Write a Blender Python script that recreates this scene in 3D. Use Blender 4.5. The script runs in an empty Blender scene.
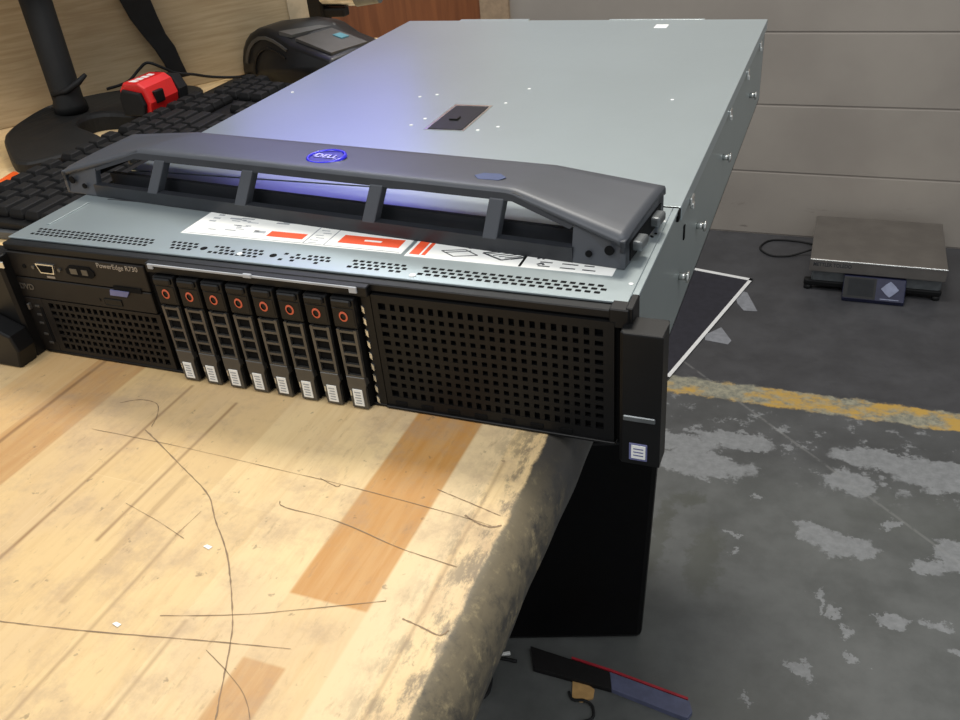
import bpy, bmesh, math, random
from mathutils import Vector, Matrix
random.seed(4)
C = bpy.context.scene.collection
S = 0.001          # millimetres -> metres
H = 900.0          # height of the bench top above the floor, mm

# ------------------------------------------------------------------ materials
def lin(c):
    c = c / 255.0
    return c / 12.92 if c <= 0.04045 else ((c + 0.055) / 1.055) ** 2.4
def rgb(r, g, b): return (lin(r), lin(g), lin(b), 1)

class NT:
    def __init__(s, name):
        s.m = bpy.data.materials.new(name); s.m.use_nodes = True
        s.t = s.m.node_tree; s.b = s.t.nodes['Principled BSDF']
    def n(s, typ, **kw):
        x = s.t.nodes.new(typ)
        for k, v in kw.items(): setattr(x, k, v)
        return x
    def l(s, a, b): s.t.links.new(a, b)
    def put(s, sock, v):
        if isinstance(v, bpy.types.NodeSocket): s.l(v, sock)
        else: sock.default_value = v
    def math(s, op, a, b=0.0, c=None, clamp=False):
        x = s.n('ShaderNodeMath', operation=op, use_clamp=clamp)
        s.put(x.inputs[0], a); s.put(x.inputs[1], b)
        if c is not None: s.put(x.inputs[2], c)
        return x.outputs[0]
    def ramp(s, v, a, b, lo=0.0, hi=1.0):
        x = s.n('ShaderNodeMapRange', interpolation_type='SMOOTHSTEP')
        s.put(x.inputs[0], v)
        for i, q in zip((1, 2, 3, 4), (a, b, lo, hi)): s.put(x.inputs[i], q)
        return x.outputs[0]
    def mix(s, f, a, b, bt='MIX'):
        x = s.n('ShaderNodeMix', data_type='RGBA', blend_type=bt)
        s.put(x.inputs[0], f); s.put(x.inputs[6], a); s.put(x.inputs[7], b)
        return x.outputs[2]
    def noise(s, vec, scale, detail=4, rough=0.55, dist=0.0):
        x = s.n('ShaderNodeTexNoise')
        s.put(x.inputs['Vector'], vec)
        x.inputs['Scale'].default_value = scale; x.inputs['Detail'].default_value = detail
        x.inputs['Roughness'].default_value = rough; x.inputs['Distortion'].default_value = dist
        return x.outputs[0]
    def obj(s): return s.n('ShaderNodeTexCoord').outputs['Object']
    def map(s, vec, loc=(0,0,0), rot=(0,0,0), sc=(1,1,1)):
        x = s.n('ShaderNodeMapping'); s.put(x.inputs[0], vec)
        x.inputs[1].default_value = loc; x.inputs[2].default_value = rot; x.inputs[3].default_value = sc
        return x.outputs[0]
    def xyz(s, vec):
        x = s.n('ShaderNodeSeparateXYZ'); s.l(vec, x.inputs[0]); return x.outputs
    def bump(s, h, st=0.3, d=0.001):
        x = s.n('ShaderNodeBump'); x.inputs['Strength'].default_value = st; x.inputs['Distance'].default_value = d
        s.put(x.inputs['Height'], h); s.l(x.outputs[0], s.b.inputs['Normal'])

def mat(name, col, rough=0.5, metal=0.0, var=0.12, scale=60, bump=0.0, emit=None, es=0, coat=0, spec=0.5):
    k = NT(name); v = k.obj()
    n = k.noise(v, scale, 3)
    dark = tuple(c * (1 - var) for c in col[:3]) + (1,)
    lite = tuple(min(1, c * (1 + var)) for c in col[:3]) + (1,)
    k.put(k.b.inputs['Base Color'], k.mix(k.ramp(n, 0.3, 0.7), dark, lite))
    k.b.inputs['Roughness'].default_value = rough; k.b.inputs['Metallic'].default_value = metal
    k.b.inputs['Coat Weight'].default_value = coat; k.b.inputs['Specular IOR Level'].default_value = spec
    if bump: k.bump(k.noise(v, scale * 12, 2), bump, 0.0005)
    if emit: k.b.inputs['Emission Color'].default_value = emit; k.b.inputs['Emission Strength'].default_value = es
    return k.m

M = {}
M['black'] = mat('black_plastic', rgb(15, 15, 16), 0.45, spec=0.28)
M['face'] = mat('server_face_plastic', rgb(28, 25, 23), 0.5, spec=0.28)
M['grille'] = mat('grille_black', rgb(12, 12, 13), 0.5, spec=0.28)
M['void'] = mat('dark_recess', rgb(12, 12, 13), 0.8, spec=0.15)
M['carrier'] = mat('drive_carrier_grey', rgb(92, 90, 87), 0.38, 0.6)
M['release'] = mat('drive_latch_black', rgb(17, 17, 18), 0.4, spec=0.28)
M['orange_ring'] = mat('orange_ring', rgb(205, 95, 65), 0.5)
M['silver'] = mat('bright_metal', rgb(215, 215, 212), 0.25, 0.9)
M['white'] = mat('white_print', rgb(240, 240, 236), 0.6, var=0.04)
M['grey_print'] = mat('grey_print', rgb(165, 168, 172), 0.6)
M['dark_print'] = mat('dark_print', rgb(60, 62, 66), 0.6)
M['orange'] = mat('orange_print', rgb(238, 88, 48), 0.6, var=0.04)
M['bezel'] = mat('bezel_grey', rgb(72, 75, 81), 0.45, 0.2, var=0.03, bump=0.05)
M['bezel_dark'] = mat('bezel_dark_grey', rgb(40, 42, 47), 0.42, 0.1)
M['blue'] = mat('badge_reflection', rgb(30, 22, 215), 0.25, 0.0, coat=0.6)
M['blue_reflection'] = mat('painted_reflection', rgb(48, 66, 108), 0.5)
M['text_grey'] = mat('fascia_lettering', rgb(150, 140, 128), 0.5)
M['blue_tab'] = mat('blue_grey_tab', rgb(105, 108, 150), 0.5)
M['blacksteel'] = mat('black_steel', rgb(24, 24, 25), 0.5, 0.2, spec=0.28)
M['bin'] = mat('black_bin', rgb(8, 8, 9), 0.42, spec=0.15)
M['rubber'] = mat('black_rubber', rgb(26, 26, 27), 0.6, spec=0.28)
M['monstand'] = mat('stand_black', rgb(28, 28, 28), 0.55, bump=0.1, spec=0.28)
M['key'] = mat('key_black', rgb(15, 15, 16), 0.7, spec=0.28)
M['kbody'] = mat('keyboard_body', rgb(14, 14, 15), 0.5, spec=0.28)
M['kframe'] = mat('keyboard_rim', rgb(80, 82, 84), 0.4, 0.3)
M['red'] = mat('red_plastic', rgb(222, 34, 34), 0.35, var=0.04, coat=0.3)
M['orange_pl'] = mat('orange_plastic', rgb(235, 95, 30), 0.4)
M['device'] = mat('device_black', rgb(28, 28, 29), 0.38, spec=0.28)
M['device_grey'] = mat('device_rib', rgb(74, 72, 68), 0.4)
M['cyan'] = mat('cyan_mark', rgb(84, 140, 150), 0.6)
M['chrome'] = mat('chrome', rgb(200, 202, 205), 0.15, 1.0)
M['knob'] = mat('grey_knob', rgb(112, 116, 118), 0.35, 0.6)
M['steel'] = mat('scale_steel', rgb(150, 145, 140), 0.35, 0.85, var=0.08, scale=14)
M['lcd'] = mat('lcd_dark', rgb(30, 32, 35), 0.5, spec=0.15)
M['keypad'] = mat('keypad_blue', rgb(36, 38, 62), 0.45, spec=0.28)
M['keypad_btn'] = mat('keypad_buttons', rgb(118, 124, 148), 0.5)
M['sheet'] = mat('dark_sheet', rgb(44, 44, 52), 0.4, spec=0.28)
M['sheet_border'] = mat('sheet_border', rgb(225, 225, 225), 0.5, var=0.04)
M['tape'] = mat('grey_tape', rgb(128, 130, 136), 0.6)
M['strip_blue'] = mat('strip_blue_grey', rgb(88, 92, 118), 0.5)
M['strip_dark'] = mat('strip_dark', rgb(22, 20, 20), 0.7, spec=0.28)
M['strip_red'] = mat('strip_red', rgb(165, 40, 52), 0.5)
M['card'] = mat('cardboard', rgb(190, 150, 95), 0.8)
M['door'] = None

def galvanised(name, base, rough):
    k = NT(name); v = k.obj()
    n1 = k.noise(v, 9, 3); n2 = k.noise(v, 140, 2)
    c = k.mix(k.ramp(n1, 0.3, 0.7), tuple(x * 0.98 for x in base[:3]) + (1,), tuple(x * 1.02 for x in base[:3]) + (1,))
    k.put(k.b.inputs['Base Color'], c)
    k.b.inputs['Metallic'].default_value = 0.6
    k.put(k.b.inputs['Roughness'], k.ramp(n2, 0.2, 0.8, rough - 0.01, rough + 0.01))
    return k.m
M['lid'] = galvanised('galvanised_cover', rgb(166, 177, 180), 0.34)
M['side'] = galvanised('galvanised_side', rgb(154, 162, 161), 0.42)

def wood_board():
    k = NT('plywood'); v = k.obj()
    g = k.noise(k.map(v, sc=(4, 4, 60)), 3, 5, 0.6, 0.4)
    k.put(k.b.inputs['Base Color'], k.mix(k.ramp(g, 0.3, 0.7), rgb(176, 152, 116), rgb(196, 174, 138)))
    k.b.inputs['Roughness'].default_value = 0.6
    return k.m
M['plywood'] = wood_board()
def door_wood():
    k = NT('door_veneer'); v = k.obj()
    g = k.noise(k.map(v, sc=(14, 14, 1.2)), 2, 5, 0.6, 0.3)
    k.put(k.b.inputs['Base Color'], k.mix(k.ramp(g, 0.3, 0.7), rgb(118, 66, 32), rgb(146, 86, 46)))
    k.b.inputs['Roughness'].default_value = 0.4
    return k.m
M['door'] = door_wood()
M['batten'] = mat('pale_batten', rgb(196, 178, 148), 0.6)
M['jamb'] = mat('door_jamb', rgb(160, 136, 110), 0.5)

def butcher():
    k = NT('butcher_block'); v = k.map(k.obj(), loc=(-0.4, 0.1, 0.0)); x, y, z = k.xyz(v)
    sw = k.n('ShaderNodeCombineXYZ'); k.put(sw.inputs[0], y); k.put(sw.inputs[1], k.math('ADD', x, -0.0035)); 
    br = k.n('ShaderNodeTexBrick', offset=0.37, offset_frequency=2)
    k.l(sw.outputs[0], br.inputs['Vector'])
    br.inputs['Color1'].default_value = (0, 0, 0, 1); br.inputs['Color2'].default_value = (1, 1, 1, 1)
    br.inputs['Mortar'].default_value = (0.35, 0.35, 0.35, 1)
    br.inputs['Scale'].default_value = 1; br.inputs['Brick Width'].default_value = 0.31; br.inputs['Row Height'].default_value = 0.042
    br.inputs['Mortar Size'].default_value = 0.0003; br.inputs['Bias'].default_value = -0.1
    tone = br.outputs['Color']
    grain = k.noise(k.map(v, sc=(60, 6, 60)), 3, 6, 0.62, 0.5)
    big = k.noise(v, 9, 3)
    pale, mid, dark = rgb(230, 201, 150), rgb(217, 185, 132), rgb(188, 148, 98)
    c = k.mix(k.ramp(tone, 0.0, 0.75), pale, mid)
    c = k.mix(k.ramp(tone, 0.80, 1.0, 0, 0.8), c, dark)
    c = k.mix(k.ramp(big, 0.4, 0.65, 0, 0.35), c, rgb(196, 168, 138))
    c = k.mix(k.math('MULTIPLY', k.ramp(grain, 0.42, 0.75), 0.35), c, rgb(196, 158, 106))
    # individual darker staves
    def stave(x0, x1, y0, y1, col, a):
        nonlocal c
        m = k.math('MULTIPLY', k.ramp(x, x0 - 0.0012, x0 + 0.0012), k.ramp(x, x1 - 0.0012, x1 + 0.0012, 1, 0))
        m = k.math('MULTIPLY', m, k.math('MULTIPLY', k.ramp(y, y0 - 0.001, y0 + 0.001), k.ramp(y, y1 - 0.001, y1 + 0.001, 1, 0)))
        m = k.math('MULTIPLY', m, k.ramp(grain, 0.15, 0.85, a * 0.7, min(1, a * 1.25)))
        c = k.mix(m, c, col)
    stave(0.0875, 0.1295, -0.161, 0.14, rgb(190, 134, 66), 0.95)
    stave(0.1295, 0.1515, -0.50, 0.2, rgb(226, 200, 156), 0.8)
    stave(0.1295, 0.1515, -0.50, -0.245, rgb(190, 150, 100), 0.4)
    stave(0.0875, 0.1095, -0.31, -0.200, rgb(188, 140, 86), 0.75)
    stave(-0.1645, -0.1225, -0.17, 0.10, rgb(186, 140, 88), 0.8)
    stave(-0.2065, -0.1645, -0.10, 0.10, rgb(202, 160, 106), 0.6)
    stave(-0.0385, 0.0035, -0.10, 0.10, rgb(214, 182, 132), 0.7)
    for sx, y0, y1, wd_, a in ((-0.0755, -0.19, -0.02, 0.0022, 0.75), (-0.0335, -0.16, -0.03, 0.002, 0.8), (0.0065, -0.30, -0.14, 0.002, 0.5), (-0.1595, -0.12, 0.02, 0.003, 0.8), (0.0480, -0.34, -0.19, 0.002, 0.5), (0.1535, -0.5, -0.04, 0.0016, 0.5), (-0.02, -0.20, -0.10, 0.004, 0.3)): stave(sx, sx + wd_, y0, y1, rgb(140, 104, 66), a)
    # smudges, pits and ground-in dirt
    s1 = k.noise(v, 26, 6, 0.7)
    c = k.mix(k.ramp(s1, 0.46, 0.72, 0, 0.55), c, rgb(168, 142, 116))
    c = k.mix(k.ramp(k.noise(k.map(v, loc=(9, 9, 0), sc=(3, 1, 1)), 60, 5, 0.7), 0.56, 0.75, 0, 0.45), c, rgb(146, 118, 88))
    s2 = k.noise(k.map(v, loc=(3, 1, 0)), 120, 3, 0.6)
    c = k.mix(k.ramp(s2, 0.66, 0.73, 0, 0.5), c, rgb(110, 92, 70))
    s3 = k.noise(k.map(v, loc=(7, 2, 0), sc=(2.4, 1, 1)), 30, 6, 0.75)
    near = k.ramp(x, 0.132, 0.170)
    c = k.mix(k.math('MULTIPLY', k.ramp(s3, 0.46, 0.60), k.math('MULTIPLY', near, 0.8)), c, rgb(112, 100, 82))
    # grimy worn edge
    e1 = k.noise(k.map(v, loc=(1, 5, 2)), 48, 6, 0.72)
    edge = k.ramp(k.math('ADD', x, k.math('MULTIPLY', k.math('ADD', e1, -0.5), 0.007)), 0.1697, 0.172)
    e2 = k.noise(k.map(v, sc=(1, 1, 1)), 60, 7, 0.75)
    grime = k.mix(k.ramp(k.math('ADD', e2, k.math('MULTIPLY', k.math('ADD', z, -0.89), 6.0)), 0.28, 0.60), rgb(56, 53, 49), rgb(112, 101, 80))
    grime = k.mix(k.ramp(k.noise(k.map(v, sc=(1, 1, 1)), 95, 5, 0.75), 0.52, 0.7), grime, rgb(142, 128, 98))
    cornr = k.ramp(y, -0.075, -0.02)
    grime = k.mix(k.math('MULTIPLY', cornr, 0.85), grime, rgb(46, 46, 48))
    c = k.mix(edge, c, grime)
    k.put(k.b.inputs['Base Color'], c)
    k.put(k.b.inputs['Roughness'], k.ramp(s1, 0.3, 0.8, 0.5, 0.65))
    k.bump(k.math('ADD', grain, e1), 0.12, 0.0008)
    return k.m
M['butcher'] = butcher()

def floor_mat():
    k = NT('worn_painted_concrete'); v = k.obj(); x, y, z = k.xyz(v)
    n1 = k.noise(v, 2.2, 5, 0.6); n2 = k.noise(v, 7, 7, 0.68); n3 = k.noise(v, 22, 6, 0.72); nf = k.noise(v, 60, 5, 0.7)
    wx = k.math('ADD', x, k.math('MULTIPLY', k.math('ADD', n3, -0.5), 0.11))
    wy = k.math('ADD', y, k.math('MULTIPLY', k.math('ADD', k.noise(k.map(v, loc=(4, 9, 1)), 18, 6, 0.72), -0.5), 0.11))
    base = k.mix(k.ramp(n2, 0.3, 0.7), rgb(84, 86, 85), rgb(102, 104, 103))
    base = k.mix(k.ramp(n1, 0.45, 0.75, 0, 0.6), base, rgb(82, 84, 78))
    paint = k.mix(k.ramp(n2, 0.3, 0.75), rgb(58, 58, 61), rgb(72, 72, 75))
    c = k.mix(k.ramp(wy, 1.02, 1.20), base, k.mix(0.4, paint, base))
    c = k.mix(k.ramp(wy, 1.398, 1.410), c, paint)
    # bare pale patches where paint has lifted
    pale = k.mix(k.ramp(nf, 0.3, 0.7), rgb(126, 128, 130), rgb(146, 148, 150))
    zone = k.math('MULTIPLY', k.ramp(y, 1.04, 1.12), k.ramp(y, 1.30, 1.36, 1, 0))
    lump = k.ramp(k.math('ADD', n3, k.math('MULTIPLY', n2, 0.5)), 0.82, 0.90)
    c = k.mix(k.math('MULTIPLY', k.math('MULTIPLY', zone, lump), 0.8), c, pale)
    blobs = [(.392,1.012,.062,.040),(.345,1.03,.03,.03),(.110,1.185,.12,.045),(.06,1.25,.09,.035),(.17,1.29,.09,.035),
             (.46,1.30,.11,.04),(.56,1.262,.09,.045),(.40,1.205,.05,.04),(.62,1.30,.08,.04),(.48,1.10,.02,.02),
             (.575,1.035,.03,.045),(.535,.995,.03,.02),(.478,.842,.024,.018),(.547,.850,.03,.016),(.585,.80,.03,.012),
             (.223,1.111,.012,.010),(.265,.611,.011,.009),(.386,.835,.014,.014),(.41,.79,.010,.020),(.34,.69,.02,.02),(.36,.86,.008,.03),
             (.20,.985,.012,.006),(.215,.94,.006,.016),(.42,.735,.014,.010),(.37,.60,.02,.012)]
    acc = None
    for bx, by, rx, ry in [(a_ * 1.01 + 0.018, b_ * 0.955 - 0.045, c_ * 0.95, d_ * 0.9) for a_, b_, c_, d_ in blobs]:
        dx = k.math('DIVIDE', k.math('ADD', wx, -bx), rx); dy = k.math('DIVIDE', k.math('ADD', wy, -by), ry)
        d = k.math('ADD', k.math('MULTIPLY', dx, dx), k.math('MULTIPLY', dy, dy))
        acc = d if acc is None else k.math('MINIMUM', acc, d)
    c = k.mix(k.ramp(acc, 0.75, 1.15, 0.85, 0), c, pale)
    # dark drips
    dk = None
    for bx, by, rx, ry in [(.125,.975,.035,.02),(.18,.815,.03,.09),(.09,.86,.02,.12)]:
        dx = k.math('DIVIDE', k.math('ADD', wx, -bx), rx); dy = k.math('DIVIDE', k.math('ADD', wy, -by), ry)
        d = k.math('ADD', k.math('MULTIPLY', dx, dx), k.math('MULTIPLY', dy, dy))
        dk = d if dk is None else k.math('MINIMUM', dk, d)
    c = k.mix(k.ramp(dk, 0.3, 1.6, 0.45, 0), c, rgb(66, 68, 56))
    # long scrape
    sc = k.math('ABSOLUTE', k.math('ADD', k.math('ADD', y, k.math('MULTIPLY', x, 0.93)), -1.50))
    c = k.mix(k.math('MULTIPLY', k.ramp(sc, 0.002, 0.006, 0.25, 0), k.ramp(n3, 0.4, 0.5)), c, rgb(150, 150, 148))
    # yellow line over cream primer
    wy2 = k.math('ADD', y, k.math('MULTIPLY', k.math('ADD', n3, -0.5), 0.05))
    band = k.math('MULTIPLY', k.ramp(wy2, 1.331, 1.341), k.ramp(wy2, 1.403, 1.411, 1, 0))
    cream = k.mix(k.ramp(nf, 0.35, 0.65), rgb(116, 116, 106), rgb(156, 152, 132))
    yel = k.mix(k.ramp(k.noise(k.map(v, loc=(2.3, 0, 0), sc=(1, 1.4, 1)), 8, 6, 0.7), 0.44, 0.58), cream, rgb(186, 150, 74))
    c = k.mix(k.math('MULTIPLY', band, k.ramp(n2, 0.25, 0.38, 0.6, 1)), c, yel)
    k.put(k.b.inputs['Base Color'], c)
    k.put(k.b.inputs['Roughness'], k.ramp(n2, 0.3, 0.8, 0.4, 0.62))
    k.bump(n3, 0.12, 0.002)
    return k.m
M['floor'] = floor_mat()

def block_wall():
    k = NT('painted_block'); v = k.obj(); x, y, z = k.xyz(v)
    n = k.noise(v, 3, 4); f = k.noise(v, 90, 4, 0.7)
    c = k.mix(k.ramp(n, 0.3, 0.7), rgb(148, 140, 132), rgb(160, 152, 143))
    zz = k.math('FRACT', k.math('DIVIDE', z, 0.2035))
    j = k.math('MINIMUM', zz, k.math('SUBTRACT', 1.0, zz))
    joint = k.ramp(j, 0.004, 0.022, 1, 0)
    c = k.mix(k.math('MULTIPLY', joint, 0.45), c, rgb(112, 104, 98))
    scuff = k.noise(k.map(v, sc=(1, 1, 4)), 10, 5, 0.7)
    c = k.mix(k.math('MULTIPLY', k.ramp(scuff, 0.6, 0.72), k.ramp(z, 0.0, 0.16, 0.7, 0)), c, rgb(96, 88, 84))
    k.put(k.b.inputs['Base Color'], c)
    k.b.inputs['Roughness'].default_value = 0.6
    k.bump(k.math('ADD', k.math('MULTIPLY', f, 0.15), k.math('SUBTRACT', 1.0, joint)), 0.5, 0.004)
    return k.m
M['wall'] = block_wall()

# ------------------------------------------------------------------ mesh helpers (all in mm, bench top at z = 0)
class MB:
    def __init__(s): s.bm = bmesh.new()
    def box(s, x0, x1, y0, y1, z0, z1, bev=0, seg=1):
        r = bmesh.ops.create_cube(s.bm, size=1)
        vs = r['verts']
        bmesh.ops.scale(s.bm, verts=vs, vec=(abs(x1 - x0), abs(y1 - y0), abs(z1 - z0)))
        bmesh.ops.translate(s.bm, verts=vs, vec=((x0 + x1) / 2, (y0 + y1) / 2, (z0 + z1) / 2))
        if bev:
            es = list({e for v in vs for e in v.link_edges})
            bmesh.ops.bevel(s.bm, geom=es, offset=bev, segments=seg, affect='EDGES', profile=0.5)
        return s
    def cyl(s, c, r, d, axis='z', n=24, r2=None):
        m = Matrix.Translation(c)
        if axis == 'y': m = m @ Matrix.Rotation(math.pi / 2, 4, 'X')
        if axis == 'x': m = m @ Matrix.Rotation(math.pi / 2, 4, 'Y')
        bmesh.ops.create_cone(s.bm, cap_ends=True, segments=n, radius1=r, radius2=r if r2 is None else r2, depth=d, matrix=m)
        return s
    def prism(s, poly, axis, a, b, bev=0, seg=2):
        # poly: 2D points in the plane normal to axis
        def P(u, w, t):
            return {'x': (t, u, w), 'y': (u, t, w), 'z': (u, w, t)}[axis]
        v0 = [s.bm.verts.new(P(u, w, a)) for u, w in poly]
        v1 = [s.bm.verts.new(P(u, w, b)) for u, w in poly]
        n = len(poly); fs = [s.bm.faces.new(v0), s.bm.faces.new(v1[::-1])]
        for i in range(n): fs.append(s.bm.faces.new((v0[i], v1[i], v1[(i + 1) % n], v0[(i + 1) % n])))
        if bev:
            es = list({e for f in fs[:2] for e in f.edges})
            bmesh.ops.bevel(s.bm, geom=es, offset=bev, segments=seg, affect='EDGES', profile=0.5)
        return s
    def loft(s, rings, closed=True):
        R = [[s.bm.verts.new(p) for p in r] for r in rings]
        n = len(R[0])
        for a, b in zip(R, R[1:]):
            for i in range(n if closed else n - 1):
                s.bm.faces.new((a[i], a[(i + 1) % n], b[(i + 1) % n], b[i]))
        if closed: s.bm.faces.new(R[0][::-1]); s.bm.faces.new(R[-1])
        return s
    def tube(s, pts, r, n=8, flat=1.0):
        pts = [Vector(p) for p in pts]; rings = []
        for i, p in enumerate(pts):
            t = (pts[min(i + 1, len(pts) - 1)] - pts[max(i - 1, 0)]).normalized()
            up = Vector((0, 0, 1)) if abs(t.z) < 0.95 else Vector((1, 0, 0))
            a = t.cross(up).normalized(); b = a.cross(t)
            rr = r[i] if isinstance(r, (list, tuple)) else r
            rings.append([p + a * math.cos(q) * rr + b * math.sin(q) * rr * flat for q in [2 * math.pi * j / n for j in range(n)]])
        return s.loft(rings)
    def build(s, name, m, parent=None, smooth=False, lift=True, bevel=0):
        bmesh.ops.recalc_face_normals(s.bm, faces=s.bm.faces)
        me = bpy.data.meshes.new(name)
        dz = 0 if not lift else H
        for v in s.bm.verts: v.co = Vector((v.co.x, v.co.y, v.co.z + dz)) * S
        s.bm.to_mesh(me); s.bm.free()
        me.materials.append(m)
        if smooth:
            for p in me.polygons: p.use_smooth = True
        o = bpy.data.objects.new(name, me); C.objects.link(o)
        if parent:
            o.parent = parent; o.matrix_parent_inverse = Matrix.Identity(4)
            # keep world placement while parented to an un-rotated or rotated empty
            mw = parent_world(parent)
            me.transform(mw.inverted())
        if bevel:
            b = o.modifiers.new('b', 'BEVEL'); b.width = bevel * S; b.segments = 2; b.limit_method = 'ANGLE'
        return o
def parent_world(p):
    m = Matrix.Identity(4)
    while p is not None:
        m = p.matrix_basis @ m; p = p.parent
    return m
def tag(o, label=None, cat=None, group=None, kind=None):
    if label: o['label'] = label
    if cat: o['category'] = cat
    if group: o['group'] = group
    if kind: o['kind'] = kind
    return o
def thing(name, label, cat, loc, group=None):
    o = bpy.data.objects.new(name, None); C.objects.link(o)
    o.location = (loc[0] * S, loc[1] * S, (loc[2] + H) * S); o.empty_display_size = 0.02
    return tag(o, label, cat, group)
def text_mesh(name, txt, size, origin, xdir, ydir, m, parent, ext=0.15, sx=1.0, bold=0.0):
    cu = bpy.data.curves.new(name, 'FONT'); cu.body = txt; cu.size = size; cu.extrude = ext; cu.offset = bold; cu.align_x = 'CENTER'; cu.align_y = 'CENTER'
    tmp = bpy.data.objects.new('tmp', cu); C.objects.link(tmp)
    dg = bpy.context.evaluated_depsgraph_get(); dg.update()
    me = bpy.data.meshes.new_from_object(tmp.evaluated_get(dg)); me.name = name
    bpy.data.objects.remove(tmp)
    X = Vector(xdir).normalized(); Y = Vector(ydir).normalized(); Z = X.cross(Y)
    mt = Matrix(((X.x * sx, Y.x, Z.x, origin[0]), (X.y * sx, Y.y, Z.y, origin[1]), (X.z * sx, Y.z, Z.z, origin[2] + H), (0, 0, 0, 1)))
    me.transform(Matrix.Scale(S, 4) @ mt)
    me.materials.clear(); me.materials.append(m)
    o = bpy.data.objects.new(name, me); C.objects.link(o)
    if parent: o.parent = parent; me.transform(parent_world(parent).inverted())
    return o

# ------------------------------------------------------------------ setting
f = MB().box(-3200, 2200, -1600, 2268, -H - 50, -H).build('floor', M['floor']); tag(f, kind='structure')
w = MB().box(-3200, -1900, 2268, 2400, -H, 2300).box(-677, 2200, 2268, 2400, -H, 2300).box(-1900, -677, 2268, 2400, 1250, 2300)
w = w.build('wall_back', M['wall']); tag(w, kind='structure')
d = MB().box(-1860, -760, 2283, 2330, -H + 6, 1200, 2).build('door_1', M['door']); tag(d, kind='structure')
t = MB().box(-762, -668, 2252, 2360, -H, 1250, 3).box(-1940, -1860, 2252, 2360, -H, 1250, 3).box(-1860, -762, 2252, 2360, 1200, 1250, 3).build('trim_1', M['jamb']); tag(t, kind='structure')

# ------------------------------------------------------------------ workbench
bench = thing('workbench', 'butcher block workbench with scarred maple top and grimy worn edge, under the server', 'workbench', (-400, 100, -H))
prof = [(-1150, 0), (170, 0), (173, -0.8), (177.5, -3.5), (182, -9), (185, -18), (186, -28), (184.8, -37), (180, -45), (-1150, -45)]
top = MB()
rings = []
ys = [-900, -600, -400] + [-300 + 10 * i for i in range(35)] + [60, 200, 500, 945]
for yy in ys:
    wob = [(0.5 * math.sin(yy * 0.04 + 0.3 * j) + 0.25 * math.sin(yy * 0.11 + 0.4 * j)) if 3 <= j <= 7 else (0.35 * math.sin(yy * 0.11) if j in (1, 2) else 0) for j in range(len(prof))]
    rings.append([(px + wob[j], yy, pz) for j, (px, pz) in enumerate(prof)])
top.loft(rings)
bt = top.build('bench_top', M['butcher'], bench)
for p_ in bt.data.polygons: p_.use_smooth = abs(p_.normal.z) < 0.999 and abs(p_.normal.y) < 0.9
for lx, ly in ((-420, -820), (-420, 860), (-1090, -820), (-1090, 860)):
    MB().box(lx, lx + 60, ly, ly + 60, -H, -45, 3).build('leg', M['blacksteel'], bench)
MB().box(-418, -400, -760, 860, -125, -45.5).build('apron', M['blacksteel'], bench)
MB().box(-1088, -1070, -760, 860, -125, -45.5).build('apron', M['blacksteel'], bench)
M['scratch'] = mat('scratch_brown', rgb(142, 118, 90), 0.7)
def smooth_path(pts, n=6):
    out = []
    P = [pts[0]] + list(pts) + [pts[-1]]
    for i in range(1, len(P) - 2):
        a, b, c, d_ = [Vector(q) for q in P[i - 1:i + 3]]
        for j in range(n):
            t_ = j / n
            out.append(0.5 * ((2 * b) + (c - a) * t_ + (2 * a - 5 * b + 4 * c - d_) * t_ ** 2 + (3 * b - a - 3 * c + d_) * t_ ** 3))
    out.append(Vector(P[-2])); return out
def ribbon(pts, wd, jit=0.1):
    b = MB(); pp = smooth_path([(x, y, 0) for x, y in pts], 8); a = []; c = []
    for i, p in enumerate(pp):
        t_ = (pp[min(i + 1, len(pp) - 1)] - pp[max(i - 1, 0)]).normalized(); nrm = Vector((-t_.y, t_.x, 0))
        q = p + nrm * random.uniform(-jit, jit); ww = 0.75 * wd * random.uniform(0.3, 1.0) / 2
        a.append(b.bm.verts.new((q.x + nrm.x * ww, q.y + nrm.y * ww, 0.25))); c.append(b.bm.verts.new((q.x - nrm.x * ww, q.y - nrm.y * ww, 0.25)))
    for i in range(len(a) - 1): b.bm.faces.new((a[i], a[i + 1], c[i + 1], c[i]))
    return b
for pts, wd in [
    ([(-109, -48), (-98, -41), (-84, -42), (-75, -53), (-70, -66)], 1.0),
    ([(-72, -70), (-59, -77), (-22, -98), (5, -114), (22, -132), (42, -152), (56, -170), (70, -190), (78, -204), (90, -231), (97, -250), (98, -290)], 1.3),
    ([(-107, -79), (-46, -79), (12, -81), (79, -84), (142, -89), (166, -92)], 0.6),
    ([(48, -107), (54, -111), (88, -113), (127, -122), (160, -126)], 0.9),
    ([(-60, -232), (-36, -229), (11, -220), (55, -210), (107, -199)], 1.0),
    ([(36, -201), (78, -186), (136, -158)], 0.7),
    ([(148, -166), (158, -168), (168, -170), (171, -166)], 1.2),
    ([(70, -212), (100, -228), (118, -250)], 0.6),
    ([(128, -72), (150, -78), (168, -83)], 1.1),
    ([(150, -88), (158, -92), (166, -93), (171, -90)], 1.8),
    ([(-36, -135), (-10, -142), (14, -150)], 0.5),
    ([(10, -128), (8, -150)], 0.5),
    ([(60, -82), (72, -86), (74, -84)], 0.9)]:
    ribbon([(x - 1, -6 + 0.925 * y) for x, y in pts], wd).build('scratch', M['scratch'], bench)

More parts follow.
